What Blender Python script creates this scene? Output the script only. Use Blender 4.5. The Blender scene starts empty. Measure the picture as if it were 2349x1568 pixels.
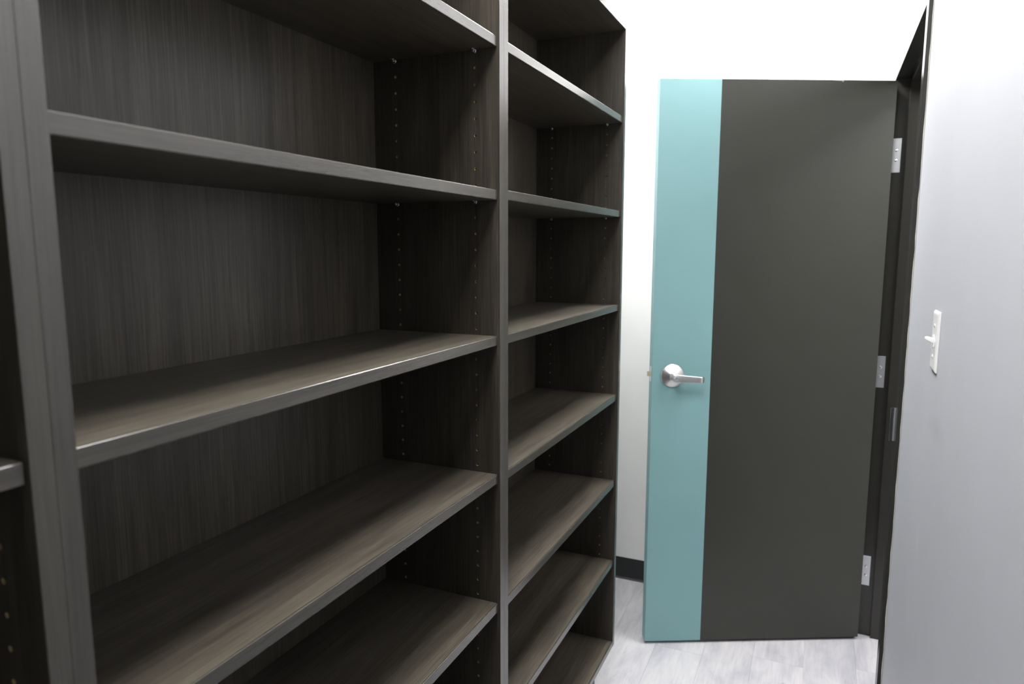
import bpy, bmesh, math, random
from mathutils import Vector, Matrix

random.seed(7)
S = bpy.context.scene
COL = S.collection

# ------------------------------------------------------------------ camera
FPX = 1589.0
cam_data = bpy.data.cameras.new('camera')
cam_data.sensor_width = 36.0
cam_data.lens = FPX / 2349.0 * 36.0
cam_data.clip_start = 0.02
cam_data.dof.use_dof = True
cam_data.dof.focus_distance = 1.50
cam_data.dof.aperture_fstop = 5.0
cam = bpy.data.objects.new('camera', cam_data)
COL.objects.link(cam)
yaw, pit, rol = (math.radians(a) for a in (24.2181, 7.7022, 0.0444))
fw = Vector((-math.sin(yaw) * math.cos(pit), math.cos(yaw) * math.cos(pit), -math.sin(pit)))
rt = fw.cross(Vector((0, 0, 1))).normalized()
up = rt.cross(fw)
rt2 = math.cos(rol) * rt + math.sin(rol) * up
up2 = -math.sin(rol) * rt + math.cos(rol) * up
M = Matrix((rt2, up2, -fw)).transposed().to_4x4()
M.translation = Vector((0.5971, -1.2675, 1.5441))
cam.matrix_world = M
S.camera = cam

# ------------------------------------------------------------------ world, exposure, lamp levels
world = bpy.data.worlds.new('world')
S.world = world
world.use_nodes = True
world.node_tree.nodes['Background'].inputs[0].default_value = (0.02, 0.02, 0.02, 1)
S.view_settings.view_transform = 'Standard'
S.view_settings.look = 'None'
S.view_settings.gamma = 1.0
S.view_settings.use_curve_mapping = False
S.view_settings.exposure = 0.0
LAMP_FAR = 80.0       # ceiling fixture in front of the door
LAMP_NEAR = 27.0       # ceiling fixture over the camera
LAMP_HALL = 18.0       # fixture in the hallway outside the door
S.cycles.use_denoising = True
S.cycles.max_bounces = 10
S.cycles.diffuse_bounces = 6
S.cycles.glossy_bounces = 5
S.cycles.caustics_reflective = False
S.cycles.caustics_refractive = False

# ------------------------------------------------------------------ helpers
def link(name, me, mats, parent=None):
    o = bpy.data.objects.new(name, me)
    COL.objects.link(o)
    for m in (mats if isinstance(mats, (list, tuple)) else [mats]):
        me.materials.append(m)
    if parent is not None:
        o.parent = parent
    return o

def tag(o, label=None, cat=None, group=None, kind=None):
    if label: o['label'] = label
    if cat: o['category'] = cat
    if group: o['group'] = group
    if kind: o['kind'] = kind
    return o

def empty(name, loc, rz=0.0, parent=None):
    o = bpy.data.objects.new(name, None)
    o.empty_display_size = 0.05
    COL.objects.link(o)
    o.location = loc
    o.rotation_euler = (0, 0, rz)
    if parent is not None:
        o.parent = parent
    return o

class MB:
    def __init__(self):
        self.bm = bmesh.new()
    def box(self, x0, x1, y0, y1, z0, z1, bevel=0.0, seg=2):
        r = bmesh.ops.create_cube(self.bm, size=1.0)
        vs = r['verts']
        for v in vs:
            v.co = Vector((x0 + (v.co.x + .5) * (x1 - x0), y0 + (v.co.y + .5) * (y1 - y0), z0 + (v.co.z + .5) * (z1 - z0)))
        if bevel > 0:
            es = list({e for v in vs for e in v.link_edges})
            bmesh.ops.bevel(self.bm, geom=es, offset=bevel, segments=seg, affect='EDGES', profile=.5)
        return self
    def prism(self, pts, axis, a0, a1):
        """closed 2D outline extruded along an axis"""
        def put(p, a):
            if axis == 'x': return (a, p[0], p[1])
            if axis == 'y': return (p[0], a, p[1])
            return (p[0], p[1], a)
        n = len(pts)
        lo = [self.bm.verts.new(put(p, a0)) for p in pts]
        hi = [self.bm.verts.new(put(p, a1)) for p in pts]
        self.bm.faces.new(lo[::-1]); self.bm.faces.new(hi)
        for i in range(n):
            j = (i + 1) % n
            self.bm.faces.new((lo[i], lo[j], hi[j], hi[i]))
        return self
    def lathe(self, prof, origin, axis, seg=32):
        """prof = [(radius, height)] turned about an axis through origin"""
        axis = Vector(axis).normalized()
        t = Vector((0, 0, 1)) if abs(axis.z) < .9 else Vector((1, 0, 0))
        e1 = axis.cross(t).normalized(); e2 = axis.cross(e1)
        o = Vector(origin)
        rings = []
        for r, h in prof:
            if r < 1e-6:
                rings.append([self.bm.verts.new(o + axis * h)])
            else:
                rings.append([self.bm.verts.new(o + axis * h + e1 * (r * math.cos(2 * math.pi * k / seg)) + e2 * (r * math.sin(2 * math.pi * k / seg))) for k in range(seg)])
        for a, b in zip(rings[:-1], rings[1:]):
            for k in range(seg):
                j = (k + 1) % seg
                if len(a) == 1: self.bm.faces.new((a[0], b[k], b[j]))
                elif len(b) == 1: self.bm.faces.new((a[k], a[j], b[0]))
                else: self.bm.faces.new((a[k], a[j], b[j], b[k]))
        if len(rings[0]) > 1: self.bm.faces.new(rings[0][::-1])
        if len(rings[-1]) > 1: self.bm.faces.new(rings[-1])
        return self
    def quad(self, *pts):
        self.bm.faces.new([self.bm.verts.new(p) for p in pts])
        return self
    def build(self, name, mats, parent=None, smooth=False, normals=True):
        if normals:
            bmesh.ops.recalc_face_normals(self.bm, faces=self.bm.faces[:])
        me = bpy.data.meshes.new(name)
        self.bm.to_mesh(me); self.bm.free()
        if smooth:
            for p in me.polygons: p.use_smooth = True
            try: me.set_sharp_from_angle(angle=math.radians(smooth if smooth is not True else 40))
            except Exception: pass
        return link(name, me, mats, parent)

# ------------------------------------------------------------------ materials
def base_mat(name):
    m = bpy.data.materials.new(name)
    m.use_nodes = True
    nt = m.node_tree
    return m, nt, nt.nodes['Principled BSDF']

def N(nt, t, **kw):
    n = nt.nodes.new(t)
    for k, v in kw.items(): setattr(n, k, v)
    return n

def objco(nt, scale, loc=(0, 0, 0), rot=(0, 0, 0)):
    tc = N(nt, 'ShaderNodeTexCoord'); mp = N(nt, 'ShaderNodeMapping')
    mp.inputs['Scale'].default_value = scale
    mp.inputs['Location'].default_value = loc
    mp.inputs['Rotation'].default_value = rot
    nt.links.new(tc.outputs['Object'], mp.inputs['Vector'])
    return mp.outputs['Vector']

def noise(nt, vec, scale=1.0, detail=3.0, rough=.55, dist=0.0):
    n = N(nt, 'ShaderNodeTexNoise')
    n.inputs['Scale'].default_value = scale
    n.inputs['Detail'].default_value = detail
    n.inputs['Roughness'].default_value = rough
    n.inputs['Distortion'].default_value = dist
    nt.links.new(vec, n.inputs['Vector'])
    return n.outputs['Fac']

def ramp(nt, fac, stops):
    r = N(nt, 'ShaderNodeValToRGB')
    el = r.color_ramp.elements
    while len(el) < len(stops): el.new(.5)
    for e, (p, c) in zip(el, stops):
        e.position = p; e.color = (*c, 1)
    nt.links.new(fac, r.inputs['Fac'])
    return r.outputs['Color']

def mix(nt, fac, a, b, mode='MIX'):
    m = N(nt, 'ShaderNodeMix', data_type='RGBA', blend_type=mode)
    if isinstance(fac, (int, float)): m.inputs['Factor'].default_value = fac
    else: nt.links.new(fac, m.inputs['Factor'])
    for sock, v in ((m.inputs['A'], a), (m.inputs['B'], b)):
        if isinstance(v, tuple): sock.default_value = (*v, 1)
        else: nt.links.new(v, sock)
    return m.outputs['Result']

def bump(nt, h, strength, dist):
    b = N(nt, 'ShaderNodeBump')
    b.inputs['Strength'].default_value = strength
    b.inputs['Distance'].default_value = dist
    nt.links.new(h, b.inputs['Height'])
    return b.outputs['Normal']

def wood(name, grain, rough=.42, tone=1.0, seed=0.0, spec=.5, relief=.05, grey=0.0, ior=1.5):
    """dark walnut laminate, grain along the given axis"""
    m, nt, b = base_mat(name)
    def sc(along, across):
        return tuple(along if a == grain else across for a in 'xyz')
    v1 = objco(nt, sc(1.6, 34.0), loc=(seed, seed * 1.7, seed * .6))
    v2 = objco(nt, sc(7.0, 330.0), loc=(seed, 0, seed))
    v3 = objco(nt, sc(22.0, 800.0))
    broad = noise(nt, v1, 1.0, 4, .6, .9)
    fine = noise(nt, v2, 1.0, 3, .6, .3)
    pores = noise(nt, v3, 1.0, 2, .5)
    c1 = ramp(nt, broad, [(.26, (.040 * tone, .0350 * tone, .0273 * tone)), (.50, (.0615 * tone, .0538 * tone, .0422 * tone)), (.76, (.090 * tone, .0792 * tone, .0628 * tone))])
    c2 = ramp(nt, fine, [(.30, (.55, .54, .52)), (.68, (1.36, 1.34, 1.32))])
    c = mix(nt, .85, c1, c2, 'MULTIPLY')
    c3 = ramp(nt, pores, [(.36, (.72, .70, .68)), (.5, (1, 1, 1))])
    c = mix(nt, .6, c, c3, 'MULTIPLY')
    if grey: c = mix(nt, grey, c, (.064 * tone, .062 * tone, .052 * tone))
    nt.links.new(c, b.inputs['Base Color'])
    b.inputs['Roughness'].default_value = rough
    b.inputs['Specular IOR Level'].default_value = spec
    b.inputs['IOR'].default_value = ior
    if relief: nt.links.new(bump(nt, fine, relief, .0003), b.inputs['Normal'])
    return m

def paint(name, col, rough=.5, peel=0.0, spec=.5, scale=260.0, mottled=0.0):
    m, nt, b = base_mat(name)
    v = objco(nt, (1, 1, 1))
    n1 = noise(nt, v, 3.0, 3)
    d = mottled if mottled else .03
    c = ramp(nt, n1, [(.3, tuple(x * (1 - d) for x in col)), (.7, tuple(min(1, x * (1 + d)) for x in col))])
    nt.links.new(c, b.inputs['Base Color'])
    b.inputs['Roughness'].default_value = rough
    b.inputs['Specular IOR Level'].default_value = spec
    if peel:
        nt.links.new(bump(nt, noise(nt, v, scale, 2), peel, .0006), b.inputs['Normal'])
    return m

def metal(name, col, rough=.3, brushed=True):
    m, nt, b = base_mat(name)
    b.inputs['Metallic'].default_value = 1.0
    v = objco(nt, (900, 900, 40))
    n1 = noise(nt, v, 1.0, 2)
    c = ramp(nt, n1, [(.3, tuple(x * .93 for x in col)), (.7, col)])
    nt.links.new(c, b.inputs['Base Color'])
    b.inputs['Roughness'].default_value = rough
    if brushed:
        nt.links.new(bump(nt, n1, .05, .0002), b.inputs['Normal'])
    return m

def emitter(name, col, strength):
    m, nt, b = base_mat(name)
    b.inputs['Base Color'].default_value = (.9, .9, .9, 1)
    v = objco(nt, (160, 160, 160))
    c = ramp(nt, noise(nt, v, 1.0, 1), [(.3, tuple(x * .97 for x in col)), (.7, col)])
    nt.links.new(c, b.inputs['Emission Color'])
    b.inputs['Emission Strength'].default_value = strength
    return m

W_V = wood('walnut_laminate_vertical', 'z', .40, .66, 1.3)
W_BACK = wood('walnut_laminate_back', 'z', .36, 1.15, 4.1, .45)
W_H = wood('walnut_laminate_lengthwise', 'y', .40, 1.2, 2.2)
W_EV = wood('walnut_edge_band_vertical', 'z', .25, .80, 6.0, .70, 0, .45, 1.62)
W_EH = wood('walnut_edge_band_lengthwise', 'y', .25, .85, 8.0, .70, 0, .35, 1.62)
PINHOLE = paint('raw_particleboard', (.44, .33, .17), .9, mottled=.15)
NICKEL = metal('nickel_plate', (.80, .80, .80), .18, False)
CHROME = metal('satin_chrome', (.62, .61, .61), .33)
STEEL = metal('satin_steel', (.60, .62, .65), .36)
BRASS = metal('pale_brass', (.66, .62, .48), .3, False)
WALL = paint('white_wall_paint', (.85, .85, .84), .75, .08)
WALL_R = paint('pale_grey_wall_paint', (.465, .478, .515), .55, .03)
CEIL = paint('ceiling_tile', (.80, .80, .79), .9, .3, scale=420)
BROWN = paint('dark_bronze_paint', (.0235, .0245, .0185), .38, .10, .5, 330)
FRAME = paint('dark_bronze_frame_paint', (.018, .0175, .0145), .24, .05, .5, 330)
TEAL = paint('teal_paint', (.175, .325, .335), .48, .10, .5, 330)
RUBBER = paint('black_rubber', (.009, .010, .011), .45)
PLASTIC = paint('white_plastic', (.84, .84, .84), .3)
CAULK = paint('cream_caulk', (.74, .71, .62), .7)
PRIMER = paint('grey_primer', (.20, .19, .17), .6)
DARK = paint('dark_slot', (.01, .01, .01), .7)

def plank_mat():
    m, nt, b = base_mat('whitewashed_vinyl_plank')
    oi = N(nt, 'ShaderNodeObjectInfo')
    tc = N(nt, 'ShaderNodeTexCoord')
    add = N(nt, 'ShaderNodeVectorMath', operation='MULTIPLY_ADD')
    nt.links.new(oi.outputs['Random'], add.inputs[0])
    add.inputs[1].default_value = (37, 53, 11)
    nt.links.new(tc.outputs['Object'], add.inputs[2])
    def mp(s):
        k = N(nt, 'ShaderNodeMapping'); k.inputs['Scale'].default_value = s
        nt.links.new(add.outputs['Vector'], k.inputs['Vector'])
        return k.outputs['Vector']
    blot = noise(nt, mp((11, 3.4, 4)), 1.0, 4, .6, .6)
    streak = noise(nt, mp((70, 5.5, 10)), 1.0, 4, .65, .5)
    knot = noise(nt, mp((26, 8, 10)), 1.0, 3, .6, 1.2)
    c = ramp(nt, blot, [(.30, (.40, .40, .44)), (.52, (.535, .53, .555)), (.72, (.62, .61, .61))])
    c = mix(nt, .8, c, ramp(nt, streak, [(.25, (.78, .78, .82)), (.55, (1, 1, 1))]), 'MULTIPLY')
    c = mix(nt, .8, c, ramp(nt, knot, [(.22, (.62, .62, .68)), (.36, (1, 1, 1))]), 'MULTIPLY')
    nt.links.new(c, b.inputs['Base Color'])
    b.inputs['Roughness'].default_value = .42
    nt.links.new(bump(nt, streak, .06, .0006), b.inputs['Normal'])
    return m
PLANK = plank_mat()
SUB = paint('floor_adhesive', (.30, .30, .31), .9)

# right wall: one soft darker spot below the light switch and a few faint scuffs
def add_wall_spots(m):
    nt = m.node_tree; b = nt.nodes['Principled BSDF']
    src = b.inputs['Base Color'].links[0].from_socket
    tc = N(nt, 'ShaderNodeTexCoord')
    for (y, z, ry, rz, amt) in ((.215, 1.207, .12, .032, .90), (.335, .93, .03, .05, 1.05), (.19, .86, .05, .03, .965)):
        mp = N(nt, 'ShaderNodeMapping'); mp.vector_type = 'POINT'
        mp.inputs['Location'].default_value = (0, -y / ry, -z / rz)
        mp.inputs['Scale'].default_value = (0, 1 / ry, 1 / rz)
        nt.links.new(tc.outputs['Object'], mp.inputs['Vector'])
        ln = N(nt, 'ShaderNodeVectorMath', operation='LENGTH')
        nt.links.new(mp.outputs['Vector'], ln.inputs[0])
        c = ramp(nt, ln.outputs['Value'], [(.1, (amt, amt, amt * .995)), (1.0, (1, 1, 1))])
        src = mix(nt, 1.0, src, c, 'MULTIPLY')
    nt.links.new(src, b.inputs['Base Color'])
add_wall_spots(WALL_R)

# ------------------------------------------------------------------ the room
XL, XR = -0.305, 0.8036          # left and right wall faces
YB, YE = -2.45, 1.7779           # wall behind the camera, end wall
ZC = 2.68
HX = 2.15                        # far wall of the hallway
YJ, YJN = 1.697, 0.835           # door opening, far and near jamb
HEAD = 2.152
WT = 0.125

def struct(o, label=None):
    o['kind'] = 'structure'
    if label: o['label'] = label
    return o

floor = struct(MB().box(XL - .12, HX + .1, YB - .1, YE + .12, -.10, -.004).build('floor', SUB), 'pale whitewashed plank floor of the narrow room')
pw, pl_ = .178, 1.22
plank_meshes = {}
nx = int((HX - XL) / pw) + 1
for i in range(nx):
    x0 = XL + .02 + i * pw
    y = YB - ((i * .47) % 1.0) * pl_
    while y < YE:
        y0, y1 = max(y, YB), min(y + pl_, YE)
        x1 = min(x0 + pw, HX)
        if y1 - y0 > .03 and x1 - x0 > .02:
            key = (round(y1 - y0, 3), round(x1 - x0, 3))
            if key not in plank_meshes:
                w, l = x1 - x0 - .0004, y1 - y0 - .0004
                b = MB().box(0, w, 0, l, -.004, 0, .0002, 1)
                me = bpy.data.meshes.new('plank'); b.bm.to_mesh(me); b.bm.free()
                me.materials.append(PLANK)
                plank_meshes[key] = me
            o = bpy.data.objects.new('plank', plank_meshes[key])
            COL.objects.link(o); o.parent = floor
            o.location = (x0, y0, 0)
        y += pl_

struct(MB().box(XL - .12, HX + .1, YB - .1, YE + .12, ZC, ZC + .1).build('ceiling', CEIL), 'white ceiling above the bookcases')
struct(MB().box(XL - .12, XL, YB - .1, YE + .12, 0, ZC).build('wall_left', WALL), 'white wall behind the dark bookcases')
struct(MB().box(XL, HX + .1, YE, YE + .12, 0, ZC).build('wall_back', WALL), 'bright white end wall behind the open door')
struct(MB().box(XL, HX + .1, YB - .1, YB, 0, ZC).build('wall_front', WALL), 'white wall behind the viewer')
wr = MB()
wr.box(XR, XR + WT, YB, YJN - .006, 0, ZC)
wr.box(XR, XR + WT, YJ + .006, YE, 0, ZC)
wr.box(XR, XR + WT, YJN - .006, YJ + .006, HEAD + .006, ZC)
struct(wr.build('wall_right', WALL_R), 'pale grey wall with the light switch')
struct(MB().box(HX, HX + .1, YB, YE, 0, ZC).build('wall_hall', WALL), 'hallway wall outside the door')

def cove_base(name, axis, a0, a1, pos, sgn, label):
    # rubber cove base: thin upright strip with a curved toe
    pts = [(0, 0), (.014, 0), (.0142, .0014), (.0105, .0032), (.0072, .0066), (.0048, .0115), (.0034, .018), (.0034, .100), (.0024, .1015), (0, .1015)]
    prof = [(pos + sgn * d, z) for d, z in pts]
    return struct(MB().prism(prof, axis, a0, a1).build(name, RUBBER, smooth=50), label)
cove_base('baseboard_back', 'x', XL, XR - .012, YE, -1, 'black rubber baseboard below the white end wall')
cove_base('baseboard_right', 'y', YB, YJN - .052, XR, -1, 'black rubber baseboard below the grey wall')

# ------------------------------------------------------------------ ceiling fixtures (above the frame)
def fixture(label, cx, cy, wx, wy, strength, col=(1, .985, .97)):
    t = tag(empty('ceiling_light', (cx, cy, ZC)), label, 'light', 'ceiling light fixtures')
    f = MB()
    hx, hy = wx / 2, wy / 2
    f.box(-hx, hx, -hy, -hy + .022, -.018, -.0005, .002).box(-hx, hx, hy - .022, hy, -.018, -.0005, .002)
    f.box(-hx, -hx + .022, -hy + .022, hy - .022, -.018, -.0005, .002).box(hx - .022, hx, -hy + .022, hy - .022, -.018, -.0005, .002)
    f.build('frame', PLASTIC, t)
    MB().box(-hx + .022, hx - .022, -hy + .022, hy - .022, -.012, -.002).build('diffuser', emitter('diffuser_glow', col, strength), t)
    return t
fixture('white ceiling light panel above the open door', .25, 1.33, .45, .45, LAMP_FAR)
fixture('white ceiling light panel above the middle of the aisle', .24, -.45, .52, 1.20, LAMP_NEAR)
fixture('white ceiling light panel in the hallway', 1.50, .9, .60, 1.20, LAMP_HALL)

# ------------------------------------------------------------------ bookcases
D = .2934            # back panel face
TS = .0198
REC = .0052
TOE, ZTOE = .068, .1807
HX1, HX2 = .0535, .2388
HR = .0030
ZTOP = 2.2276

def side_panel(parent, y_in, sgn, t, z_hole0, pitch, rows, skip):
    """panel whose inner face is at y_in; sgn=+1 when the inside lies towards +y"""
    y_out = y_in - sgn * t
    xb, xf = -D - .006, -.0008
    bm = bmesh.new()
    def q(*p):
        bm.faces.new([bm.verts.new(v) for v in p])
    def rect(x0, x1, z0, z1, y):
        if x1 - x0 > 1e-6 and z1 - z0 > 1e-6:
            q((x0, y, z0), (x1, y, z0), (x1, y, z1), (x0, y, z1))
    c = .010
    zs = sorted(z_hole0 + pitch * k for k in range(rows) if k not in skip and z_hole0 + pitch * k > .50)
    holes = MB()
    seg = 12
    edges = [xb]
    for hx in (HX2, HX1):
        edges += [-hx - c, -hx + c]
    edges.append(xf)
    for a, b in ((0, 1), (2, 3), (4, 5)):
        rect(edges[a], edges[b], ZTOE, ZTOP, y_in)
    for hx in (HX2, HX1):
        z_prev = ZTOE
        for z in zs:
            rect(-hx - c, -hx + c, z_prev, z - c, y_in)
            z_prev = z + c
            ring = [(-hx + HR * math.cos(2 * math.pi * k / seg), y_in, z + HR * math.sin(2 * math.pi * k / seg)) for k in range(seg)]
            sq = []
            for k in range(seg):
                a = 2 * math.pi * k / seg
                ca, sa = math.cos(a), math.sin(a)
                s = c / max(abs(ca), abs(sa))
                sq.append((-hx + s * ca, y_in, z + s * sa))
            cor = {(1, 1): (-hx + c, y_in, z + c), (-1, 1): (-hx - c, y_in, z + c), (-1, -1): (-hx - c, y_in, z - c), (1, -1): (-hx + c, y_in, z - c)}
            for k in range(seg):
                j = (k + 1) % seg
                mid = 2 * math.pi * (k + .5) / seg
                pts = [ring[k], sq[k]]
                if abs(abs(math.cos(mid)) - abs(math.sin(mid))) < .05:
                    pts.append(cor[(1 if math.cos(mid) > 0 else -1, 1 if math.sin(mid) > 0 else -1)])
                pts += [sq[j], ring[j]]
                q(*pts)
            holes.lathe([(HR, 0), (HR, .011), (.0004, .0125), (0, .0125)], (-hx, y_in, z), (0, -sgn, 0), seg)
        rect(-hx - c, -hx + c, z_prev, ZTOP, y_in)
    # outer face, ends, foot
    rect(xb, xf, ZTOE, ZTOP, y_out)
    q((xf, y_in, ZTOE), (xf, y_out, ZTOE), (xf, y_out, ZTOP), (xf, y_in, ZTOP))
    q((xb, y_in, 0), (xb, y_out, 0), (xb, y_out, ZTOP), (xb, y_in, ZTOP))
    q((xb, y_in, ZTOP), (xf, y_in, ZTOP), (xf, y_out, ZTOP), (xb, y_out, ZTOP))
    q((-TOE, y_in, ZTOE), (xf, y_in, ZTOE), (xf, y_out, ZTOE), (-TOE, y_out, ZTOE))
    for y in (y_in, y_out): rect(xb, -TOE, 0, ZTOE, y)
    q((-TOE, y_in, 0), (-TOE, y_out, 0), (-TOE, y_out, ZTOE), (-TOE, y_in, ZTOE))
    q((xb, y_in, 0), (-TOE, y_in, 0), (-TOE, y_out, 0), (xb, y_out, 0))
    bmesh.ops.remove_doubles(bm, verts=bm.verts[:], dist=1e-5)
    bmesh.ops.recalc_face_normals(bm, faces=bm.faces[:])
    me = bpy.data.meshes.new('side_panel'); bm.to_mesh(me); bm.free()
    o = link('side_panel', me, W_V, parent)
    ya, yb = sorted((y_in, y_out))
    MB().box(xf, 0.0, ya, yb, ZTOE, ZTOP, .0003, 1).build('edge_band', W_EV, o)
    # open cups: drop the lid ring at the surface
    hb = holes.bm
    lids = [f for f in hb.faces if len(f.verts) == seg and all(abs(v.co.y - y_in) < 1e-6 for v in f.verts)]
    bmesh.ops.delete(hb, geom=lids, context='FACES_ONLY')
    h = holes.build('pin_holes', PINHOLE, o)
    h['kind'] = 'stuff'
    h['label'] = 'two columns of tan drilled peg holes'
    return o

pin_me = None
def shelf_pin(parent, x, y, z, sgn):
    """metal peg standing out of the panel, its spoon under the board"""
    global pin_me
    if pin_me is None:
        b = MB()
        b.lathe([(.0026, -.006), (.0026, .0000), (.0042, .0002), (.0042, .0014), (.0029, .0016), (.0029, .0078), (.0022, .0090), (0, .0094)], (0, 0, -.0029), (0, 1, 0), 14)
        b.box(-.0045, .0045, .0016, .0150, -.0012, -.0001, .0004, 1)
        bmesh.ops.recalc_face_normals(b.bm, faces=b.bm.faces[:])
        pin_me = bpy.data.meshes.new('shelf_pin'); b.bm.to_mesh(pin_me); b.bm.free()
        pin_me.materials.append(NICKEL)
        for p in pin_me.polygons: p.use_smooth = True
        pin_me.set_sharp_from_angle(angle=math.radians(40))
    o = bpy.data.objects.new('shelf_pin', pin_me)
    COL.objects.link(o); o.parent = parent
    o.location = (x, y, z)
    if sgn < 0: o.rotation_euler = (0, 0, math.pi)
    return o

def board(name, parent, y0, y1, ztop, xfront, gap):
    b = MB().box(-D + .001, xfront - .0030, y0 + gap, y1 - gap, ztop - TS, ztop)
    o = b.build(name, W_H, parent)
    MB().box(xfront - .0030, xfront, y0 + gap, y1 - gap, ztop - TS, ztop, 0.0013, 3).build('edge_band', W_EH, o)
    return o

def bookcase(label, y0, y1, tl, tr, shelves, zbase, z_hole0, pitch, rows):
    """y0,y1 = inner faces of the two side panels"""
    root = tag(empty('bookcase', (0, y0 - tl, 0)), label, 'bookcase', 'dark wood bookcases standing side by side')
    a, b = tl, tl + (y1 - y0)
    skip = set()
    for z in shelves:
        for k in range(rows):
            zh = z_hole0 + pitch * k
            if -TS - .0065 - .001 < zh - z < .004: skip.add(k)
    side_panel(root, a, 1, tl, z_hole0, pitch, rows, skip)
    side_panel(root, b, -1, tr, z_hole0, pitch, rows, skip)
    MB().box(-D - .006, -D, a, b, ZTOE - .02, ZTOP).build('back_panel', W_BACK, root)
    tp = board('top_panel', root, a, b, ZTOP, 0.0, 0.0002)
    board('bottom_panel', root, a, b, zbase, -.0005, 0.0002)
    MB().box(-TOE - .016, -TOE, a + .0003, b - .0003, 0, zbase - TS - .0003).build('toe_kick', W_H, root)
    for z in shelves:
        s = board('shelf', root, a, b, z, -REC, .0012)
        for x in (-HX1, -HX2):
            shelf_pin(s, x, a + .0003, z - TS - .0003, 1)
            shelf_pin(s, x, b - .0003, z - TS - .0003, -1)
    return root

PT = .0202
SH_M = (1.9493, 1.6588, 1.3667, 1.0746, .7874, .4965)
SH_R = (1.9517, 1.6619, 1.3643, 1.0688, .7773, .4961)
P_M, P_R = .03225, .03235
bookcase('dark walnut bookcase filling the left half, between the two wide grey-edged uprights', -.8817, 0.0, PT, PT, SH_M, .2005, 1.8956 - P_M * 49, P_M, 51)
bookcase('dark walnut bookcase nearest the teal-striped door', .0404, .9085, PT, .0189, SH_R, .2005, 1.9000 - P_R * 49, P_R, 51)
bookcase('dark walnut bookcase cut off by the left edge of the picture', -.9224 - .8817, -.9224, PT, .0203, SH_M, .2005, 1.8956 - P_M * 49, P_M, 51)

# ------------------------------------------------------------------ door frame (trim_1)
FP = .0105                      # how far the frame stands off the wall
XF = XR - FP
frame = struct(empty('trim_1', (XR, YJ, 0)), 'dark bronze metal door frame around the open doorway')
FX0, FY0 = XR, YJ
def fr(b, name, mat, parent=frame, smooth=False):
    """world-space builder -> child of the frame"""
    for v in b.bm.verts: v.co -= Vector((FX0, FY0, 0))
    return b.build(name, mat, parent, smooth)

XO = XR + WT + FP               # hallway side face
ST0, ST1, SD = XF + .049, XF + .092, .016
FW = .050
far = [(XF, YJ), (ST0, YJ), (ST0, YJ - SD), (ST1, YJ - SD), (ST1, YJ), (XO, YJ), (XO, YJ + FW), (XR + WT, YJ + FW), (XR + WT, YJ + .005), (XR, YJ + .005), (XR, YJ + FW), (XF, YJ + FW)]
near = [(x, YJN + YJ - y) for x, y in far]
b = MB(); b.prism(far, 'z', 0, HEAD + FW); fr(b, 'jamb', FRAME)
b = MB(); b.prism(near, 'z', 0, HEAD + FW); fr(b, 'jamb', FRAME)
head = [(XF, HEAD), (ST0, HEAD), (ST0, HEAD - SD), (ST1, HEAD - SD), (ST1, HEAD), (XO, HEAD), (XO, HEAD + FW), (XR + WT, HEAD + FW), (XR + WT, HEAD + .005), (XR, HEAD + .005), (XR, HEAD + FW), (XF, HEAD + FW)]
b = MB(); b.prism(head, 'y', YJN, YJ); fr(b, 'header', FRAME)

# uneven caulk beads where the frame meets the wall
def caulk(pts_fn, n, length, name='caulk_bead'):
    b = MB()
    prev = None
    for i in range(n + 1):
        s = length * i / n
        w = .0022 + .0011 * math.sin(i * 1.7) * math.sin(i * .61) + random.uniform(-.0004, .0006)
        ring = [b.bm.verts.new(p) for p in pts_fn(s, max(.0009, w))]
        if prev:
            for k in range(3):
                j = (k + 1) % 3
                b.bm.faces.new((prev[k], prev[j], ring[j], ring[k]))
        else:
            b.bm.faces.new(ring)
        prev = ring
    b.bm.faces.new(prev)
    return fr(b, name, CAULK)
yo = YJN - FW
caulk(lambda s, w: [(XR - .0002, yo, s), (XR - .0002, yo - w, s), (XR - w * .7, yo, s)], 70, HEAD + FW)

# hinges: leaf let into the far jamb, barrel on the room side
PINX = .7770
for zc in (1.8827, 1.0763, .2732):
    h = MB()
    h.box(PINX, XF + .0335, YJ - .0016, YJ - .0002, zc - .061, zc + .061, .0003, 1)
    o = fr(h, 'hinge', STEEL)
    k = MB()
    for a in range(5):
        k.lathe([(.0062, a * .0244 + .0003), (.0066, a * .0244 + .001), (.0066, a * .0244 + .0236), (.0062, a * .0244 + .0241)], (PINX, YJ - .004, zc - .061), (0, 0, 1), 16)
    k.lathe([(.0066, -.003), (.0066, 0)], (PINX, YJ - .004, zc - .061), (0, 0, 1), 16)
    for v in k.bm.verts: v.co -= Vector((FX0, FY0, 0))
    k.build('knuckle', STEEL, o, 40)
    for dz in (-.018, .018):
        s = MB()
        s.lathe([(.0048, 0), (.0048, .0006), (.003, .0013), (0, .0015)], (XF + .0185, YJ - .0016, zc + dz), (0, -1, 0), 16)
        for v in s.bm.verts: v.co -= Vector((FX0, FY0, 0))
        s.build('screw', NICKEL, o, 40)

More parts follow.
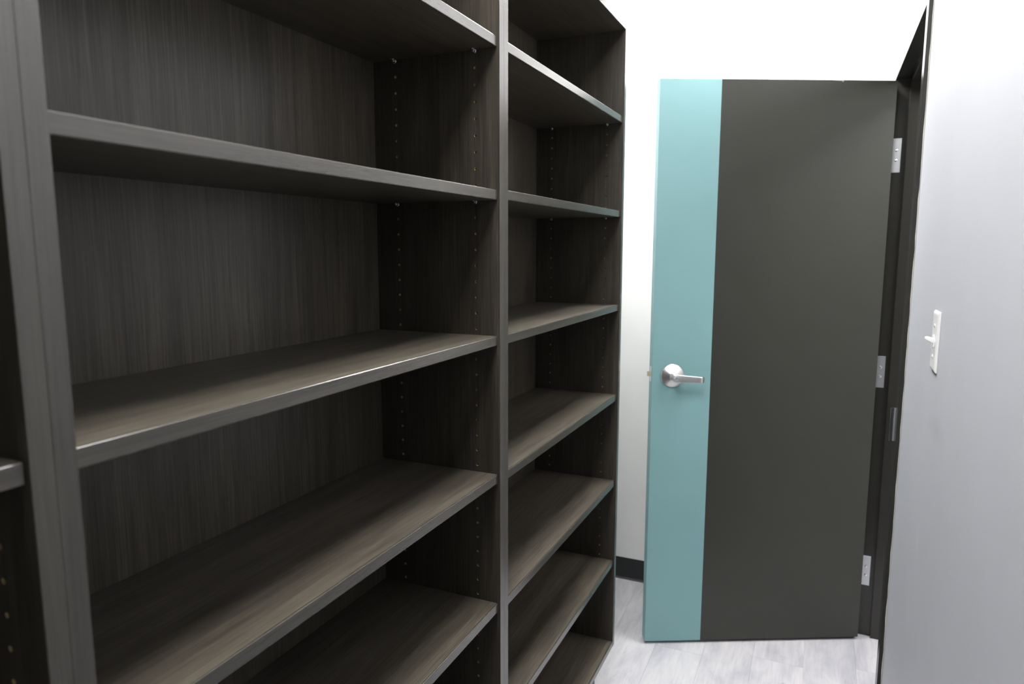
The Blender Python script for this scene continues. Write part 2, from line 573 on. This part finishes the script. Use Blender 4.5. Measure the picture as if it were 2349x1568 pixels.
# strike plate on the near jamb with a curled lip
zs = 1.070
sp = MB()
sp.box(XF + .001, XF + .030, YJN + .0002, YJN + .0018, zs - .056, zs + .056, .0005, 1)
o = fr(sp, 'strike_plate', STEEL)
lip = MB()
prof = [(XF + .001, YJN + .0003), (XF - .004, YJN + .0003), (XF - .0085, YJN - .0012), (XF - .0112, YJN - .0046), (XF - .0124, YJN - .0042), (XF - .0094, YJN + .0004), (XF - .0045, YJN + .0021), (XF + .001, YJN + .0019)]
lip.prism(prof, 'z', zs - .046, zs + .046)
bmesh.ops.bevel(lip.bm, geom=[e for e in lip.bm.edges if abs(e.verts[0].co.z - e.verts[1].co.z) < 1e-6 and all(v.co.x < XF - .006 for v in e.verts)], offset=.0012, segments=2, affect='EDGES')
for v in lip.bm.verts: v.co -= Vector((FX0, FY0, 0))
lip.build('strike_lip', STEEL, o)

# ------------------------------------------------------------------ door
DA = math.radians(26.4461)
DX, DY = .7964, 1.6491
DW, DZ0, DH, DT = .856, .012, 2.1266, .0445
STR = .635
door = struct(empty('door_1', (DX, DY, 0), math.pi + DA), 'open dark bronze door with a teal stripe down its latch side')
MB().box(0, STR, -DT, 0, DZ0, DZ0 + DH, .0009, 2).build('door_leaf', BROWN, door)
leaf2 = MB().box(STR, DW, -DT, 0, DZ0, DZ0 + DH, .0009, 2).build('teal_stripe', TEAL, door)
leaf2['label'] = 'teal painted stripe'
# latch: face plate and bolt in the free edge
LZ = 1.077
lp = MB().box(DW - .0003, DW + .0008, -DT / 2 - .0125, -DT / 2 + .0125, LZ - .0285, LZ + .0285, .0003, 1).build('latch_plate', STEEL, door)
lb = MB()
lb.prism([(DW, -DT / 2 - .0075), (DW + .0125, -DT / 2 - .0075), (DW + .0125, -DT / 2 - .003), (DW + .001, -DT / 2 + .0075), (DW, -DT / 2 + .0075)], 'z', LZ - .009, LZ + .009)
lb.build('latch_bolt', BRASS, lp)
# lever set on the visible face
UX = .7800
rose = MB()
rose.lathe([(.0435, 0), (.0445, .0012), (.0440, .0030), (.0415, .0055), (.0330, .0105), (.0235, .0160), (.0165, .0205), (.0135, .0225), (.0125, .0270), (.0120, .0420), (.0120, .0440), (0, .0440)], (UX, 0, LZ - .004), (0, 1, 0), 64)
rose_o = rose.build('lever_rose', CHROME, door, 50)
# lever: swept rounded bar, running back towards the hinges and curling to the door at its tip
lv = MB()
path = []
for i in range(25):
    s = i / 24
    x = UX + .0115 - .1190 * s
    y = .0510 + .0060 * math.sin(min(1, s / .9) * math.pi * .55)
    if s > .86: y -= ((s - .86) / .14) ** 2 * .016
    z = LZ - .004 - .0075 * s
    hh = .0156 - .0045 * s
    tt = .0065 - .0022 * s
    if s > .97: hh *= .90; tt *= .8
    if i == 0: hh *= .55; tt *= .75
    if i == 1: hh *= .88
    path.append((x, y, z, hh, tt))
rings = []
for (x, y, z, hh, tt) in path:
    ring = []
    for k in range(16):
        a = 2 * math.pi * k / 16
        ca, sa = math.cos(a), math.sin(a)
        e = .42
        yy = tt * math.copysign(abs(ca) ** e, ca); zz = hh * math.copysign(abs(sa) ** e, sa)
        ring.append(lv.bm.verts.new((x, y + yy, z + zz)))
    rings.append(ring)
for r0, r1 in zip(rings[:-1], rings[1:]):
    for k in range(16):
        j = (k + 1) % 16
        lv.bm.faces.new((r0[k], r0[j], r1[j], r1[k]))
lv.bm.faces.new(rings[0][::-1]); lv.bm.faces.new(rings[-1])
lever = lv.build('lever', CHROME, rose_o, 55)
cy = MB()
cy.lathe([(.0092, .046), (.0092, .0625), (.0082, .0640), (.0068, .0640), (.0066, .0615), (.0034, .0615), (0, .0618)], (UX, 0, LZ - .004), (0, 1, 0), 28)
cy.build('key_cylinder', NICKEL, rose_o, 40)
MB().box(UX - .0006, UX + .0006, .0612, .0621, LZ - .0075, LZ - .0005).build('keyway', DARK, rose_o)
# chipped paint on the top edge
ch = MB()
ch.prism([(.196, DZ0 + DH - .0005), (.238, DZ0 + DH - .0005), (.230, DZ0 + DH - .0022), (.2045, DZ0 + DH - .0035), (.1985, DZ0 + DH - .0075), (.1965, DZ0 + DH - .006)], 'y', -.0002, .0004)
# lever on the far face too
r2 = MB()
r2.lathe([(.0445, 0), (.0440, .0030), (.0330, .0105), (.0165, .0205), (.0120, .0270), (.0120, .0440), (0, .0440)], (UX, -DT, LZ - .004), (0, -1, 0), 48)
ro2 = r2.build('lever_rose', CHROME, door, 50)
MB().box(UX - .105, UX + .011, -DT - .060, -DT - .048, LZ - .014, LZ + .006, .004, 3).build('lever', CHROME, ro2, 55)
ch.build('paint_chip', PRIMER, door)

# ------------------------------------------------------------------ light switch
PY, PZ = .297, 1.3650
sw = tag(empty('light_switch', (XR, PY, PZ)), 'white toggle light switch on the pale grey wall beside the door frame', 'switch')
PWD, PHT, PTH = .070, .117, .0052
pb = MB()
# plate with sloped border
o4 = [(-PWD / 2, -PHT / 2), (PWD / 2, -PHT / 2), (PWD / 2, PHT / 2), (-PWD / 2, PHT / 2)]
loops = []
for inset, dx in ((0, -.0002), (0, -.0016), (.0012, -.0034), (.0036, -.0048), (.0066, -PTH)):
    loops.append([pb.bm.verts.new((dx, math.copysign(abs(y) - inset, y), math.copysign(abs(z) - inset, z))) for y, z in o4])
for l0, l1 in zip(loops[:-1], loops[1:]):
    for k in range(4):
        j = (k + 1) % 4
        pb.bm.faces.new((l0[k], l0[j], l1[j], l1[k]))
pb.bm.faces.new(loops[0][::-1]); pb.bm.faces.new(loops[-1])
plate = pb.build('cover_plate', PLASTIC, sw)
tg = MB()
tg.box(-PTH - .0014, -PTH + .001, -.0051, .0051, -.0120, .0120, .0008, 2)
tg.build('toggle_collar', PLASTIC, sw)
tg = MB()
tg.prism([(-PTH, -.0052), (-PTH - .0150, .0028), (-PTH - .0158, .0060), (-PTH - .0146, .0082), (-PTH - .0120, .0086), (-PTH, .0058)], 'y', -.0040, .0040)
bmesh.ops.bevel(tg.bm, geom=tg.bm.edges[:], offset=.0008, segments=2, affect='EDGES')
tg.build('toggle', PLASTIC, sw, 50)
for dz in (-.0302, .0302):
    s = MB()
    s.lathe([(.0038, 0), (.0038, .0005), (.0028, .0012), (0, .0014)], (-PTH, 0, dz), (-1, 0, 0), 18)
    so = s.build('screw', PLASTIC, sw, 40)
    MB().box(-PTH - .00155, -PTH - .0012, -.0004, .0004, dz - .0026, dz + .0026).build('slot', DARK, so)
